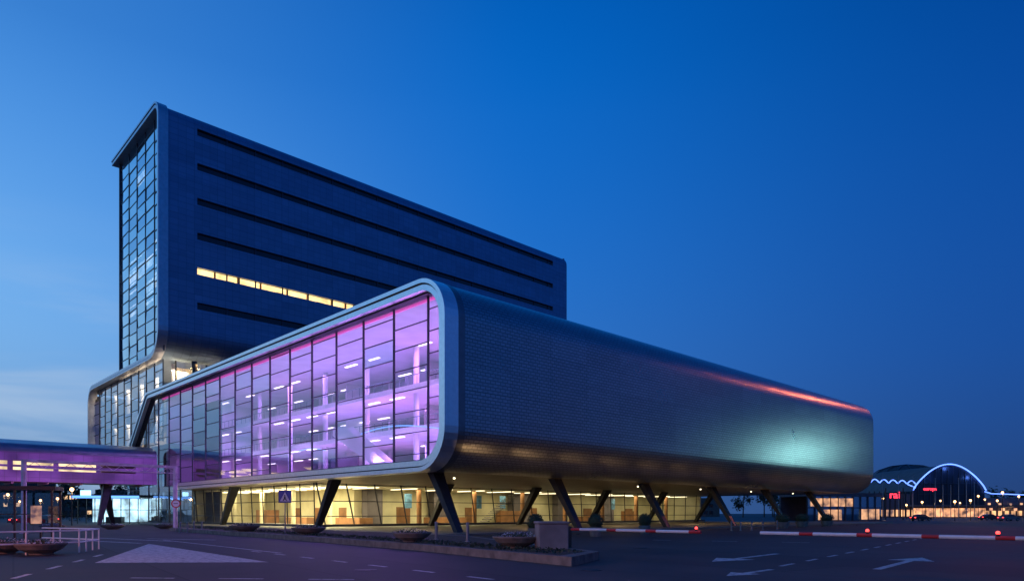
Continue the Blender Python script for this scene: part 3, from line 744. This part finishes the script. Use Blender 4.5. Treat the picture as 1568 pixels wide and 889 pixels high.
for px in range(1330,1398,8): x=W(px,0)[0]; p.box(x,x+.3,YH-.3,YH,0,10,2); p.box(x+.4,x+1.6,YH-.2,YH-.1,.5,3.0,1)
xc=hx1; p.box(xc,xc+60,YH+2,YH+30,0,7.5,0)
for i in range(20): p.box(xc+1+i*2.5,xc+2.4+i*2.5,YH+1.7,YH+1.95,.8,2.6,1)
for i in range(12): p.box(xc+2+i*4.1,xc+2.9+i*4.1,YH+1.7,YH+1.95,4.4,5.6,1)
p.make('side_wings',E,[M['intd'],emit('wing_windows',(1,.5,.2),1.0,.9,.2),M['black']])
q=W(1388,0,330); E=empty('domed_hall',(q[0],330,0)); p=MB()
p.lathe((0,0,0),[(18,0),(18,15),(16,19),(12,22.2),(7,24),(0,24.8)],32,0)
for i in range(16):
    t_=2*math.pi*i/16; tube(p,[(r*math.cos(t_),r*math.sin(t_),z) for r,z in ((18.3,15),(16.2,19.3),(12.1,22.5),(7,24.3),(0,25.1))],.2,1,5)
p.make('dome',E,[mat('dome_metal',(.04,.045,.055),.7,.1),M['mull']])
def textsign(name,txt,px,py,Y,size,m):
    x,y,z=W(px,py,Y); e=empty(name,(x,y,0)); c=D.curves.new('letters','FONT'); c.body=txt; c.size=size; c.extrude=.1; c.align_x='CENTER'; c.offset=.04
    o=D.objects.new('letters',c); S.collection.objects.link(o); o.parent=e; o.location=(0,0,z); o.rotation_euler=(math.pi/2,0,0); c.materials.append(m)
    p=MB(); p.box(-size*.9,-size*.8,.1,.2,0,z+size,0); p.box(size*.8,size*.9,.1,.2,0,z+size,0); p.box(-size*.9,size*.9,.12,.18,z-.1,z,0); p.make('posts',e,[M['black']])
textsign('red_lit_sign','rai',1370,762,175,2.6,M['redS']); textsign('red_lit_sign','europa',1424,750,240,1.6,M['redS'])
for px,Y in ((1432,175),(1444,185),(1456,195),(1468,175),(1480,185),(1492,180),(1352,150),(1376,160),(1398,165)):
    x,y=at(px,Y); e=empty('flagpole',(x,y,0)); p=MB(); hh_=random.uniform(9,11.5); p.cyl((0,0,0),(0,0,hh_),.11,.06,n=8); p.lathe((0,0,hh_),[(.1,0),(.12,.1),(0,.2)],8); p.make('pole',e,[M['mullL']])
def car(x,y,rz,col,nm='parked_car'):
    e=empty(nm,(x,y,0),rz); mcol=mat('car_paint',col,.25,.3,.05,2)
    pr=[(-2.15,.35),(-2.2,.75),(-2.05,.95),(-1.55,1.0),(-1.1,1.38),(-.3,1.47),(.45,1.42),(1.15,.98),(1.95,.82),(2.15,.6),(2.12,.32)]
    p=MB()
    def sec(w,pr): return [(q[0],w*(1 if q[1]<1.01 else .82),q[1]) for q in pr]
    A=sec(-.85,pr);Bq=sec(.85,pr)
    p.poly(A,0);p.poly(Bq[::-1],0)
    for i in range(len(pr)): j=(i+1)%len(pr); p.poly([A[i],A[j],Bq[j],Bq[i]],1 if i in (3,6) else 0)
    for s in (-1,1): p.poly([(-1.35,s*.86,1.03),(.95,s*.86,1.03),(.42,s*.73,1.36),(-1.05,s*.73,1.34)],1)
    p.make('body',e,[mcol,M['black'],M['black']])
    p=MB()
    for xx in (-1.35,1.35):
        for s in (-1,1): p.cyl((xx,s*.72,.33),(xx,s*.9,.33),.33,n=18,mi=0); p.cyl((xx,s*.9,.33),(xx,s*.91,.33),.2,n=12,mi=1)
    p.make('wheels',e,[M['black'],M['mullL']])
    p=MB()
    for s in (-.6,.6): p.box(-2.23,-2.18,s-.18,s+.18,.68,.84,0)
    p.make('tail_lights',e,[M['redE']])
car(*at(42,100),1.3,(.3,.02,.03)); car(*at(70,112),2.8,(.1,.1,.12)); car(*at(1545,150),.2,(.2,.2,.22)); car(*at(1515,165),.1,(.05,.05,.06)); car(*at(1410,150),.3,(.05,.05,.07))
x,y=at(118,112); E=empty('glass_pavilion',(x,y,0),0.1); p=MB()
p.box(-.5,10,-.8,6,4.3,4.7,0); p.box(-.5,10,-.9,-.8,4.15,4.55,1); p.box(0,9.5,5,5.1,.2,4.2,2)
for i in range(8): p.box(i*1.35,i*1.35+.1,0,.1,0,4.3,0)
p.box(1.0,2.6,-1.0,-.92,4.6,5.4,3); p.box(3.5,6,2,3.2,.0,1.1,0)
p.box(0,9.5,0,.1,2.2,2.3,0); p.make('structure',E,[M['black'],M['neonBi'],emit('pav_glow',(.45,.75,.9),1.3,.7,.5),emit('pavilion_sign',(.35,.7,1),3)])
light('AREA','canopy_light',E,(5,2,4.2),(.6,.85,1),250,6,3)
def block(x0,x1,y,h,seed):
    rn=random.Random(seed); e=empty('distant_building',((x0+x1)/2,y,0)); p=MB(); w_=(x1-x0)/2
    p.box(-w_,w_,0,18,0,h,0); p.box(-w_*.4,w_*.2,4,12,h,h+2.2,0)
    z=1.2
    while z<h-2:
        x=-w_+1
        while x<w_-2.5:
            p.box(x,x+1.8,-.06,-.02,z,z+1.6,2 if rn.random()<.22 else 1); x+=2.6
        z+=3.3
    p.make('walls_and_windows',e,[mat('facade_brick',(.10,.085,.08),.85),mat('dark_window',(.01,.012,.02),.2),emit('lit_window',(1,.6,.28),.9,.6,.3)])
block(-330,-255,300,11,1); block(-250,-205,290,15,2); block(-200,-150,300,10,3); block(-148,-110,310,13,4); block(-108,-40,320,9,5)
block(-38,40,330,8,6); block(42,100,330,9,7); block(255,330,330,9,8)
def treeline(name,segs,n,size,h=(8,15)):
    p=MB()
    for (x0,y0,x1,y1,cnt) in segs:
        for i in range(cnt):
            s=(i+random.random())/cnt; x=x0+(x1-x0)*s; y=y0+(y1-y0)*s+random.uniform(-8,8); hh=random.uniform(*h)
            p.cyl((x,y,0),(x+random.uniform(-.5,.5),y,hh*.7),.3,.1,n=6,mi=1)
            for k in range(5): 
                a_=random.uniform(0,6.28); p.cyl((x,y,hh*random.uniform(.3,.5)),(x+math.cos(a_)*hh*.25,y+math.sin(a_)*hh*.25,hh*random.uniform(.7,.95)),.12,.03,n=5,mi=1)
            for k in range(5): leaves(p,(x+random.uniform(-.25,.25)*hh,y+random.uniform(-2,2),hh*random.uniform(.35,.85)),(hh*.22,hh*.2,hh*.2),n,size,0,.1)
    return p.make(name,None,[mat('night_foliage',(.045,.055,.035),.9,0,.4,.3),mat('bark',(.06,.05,.04),.9)])
treeline('distant_trees',[(125,330,340,300,42),(-260,250,-60,270,30),(95,290,150,300,10)],80,.55,(9,16))
hd=MB()
for i in range(80): 
    x=-140+i*1.3; leaves(hd,(x,150+random.uniform(-1,1),1.0),(1.2,1,1.1),40,.18,0,.1)
hd.make('hedge',None,[mat('hedge_leaf',(.045,.06,.03),.9,0,.4,.5)])

# ================================================================ CAMERA
cam=D.cameras.new('camera'); co=D.objects.new('camera',cam); S.collection.objects.link(co)
co.location=(0,0,H); co.rotation_euler=(math.pi/2,0,0)
cam.sensor_width=36; cam.lens=36*F/1568; cam.shift_y=(785-444.5)/1568; cam.shift_x=0; cam.clip_end=5000; cam.clip_start=.1
S.camera=co
S.view_settings.view_transform='Standard'; S.view_settings.look='None'; S.view_settings.exposure=0
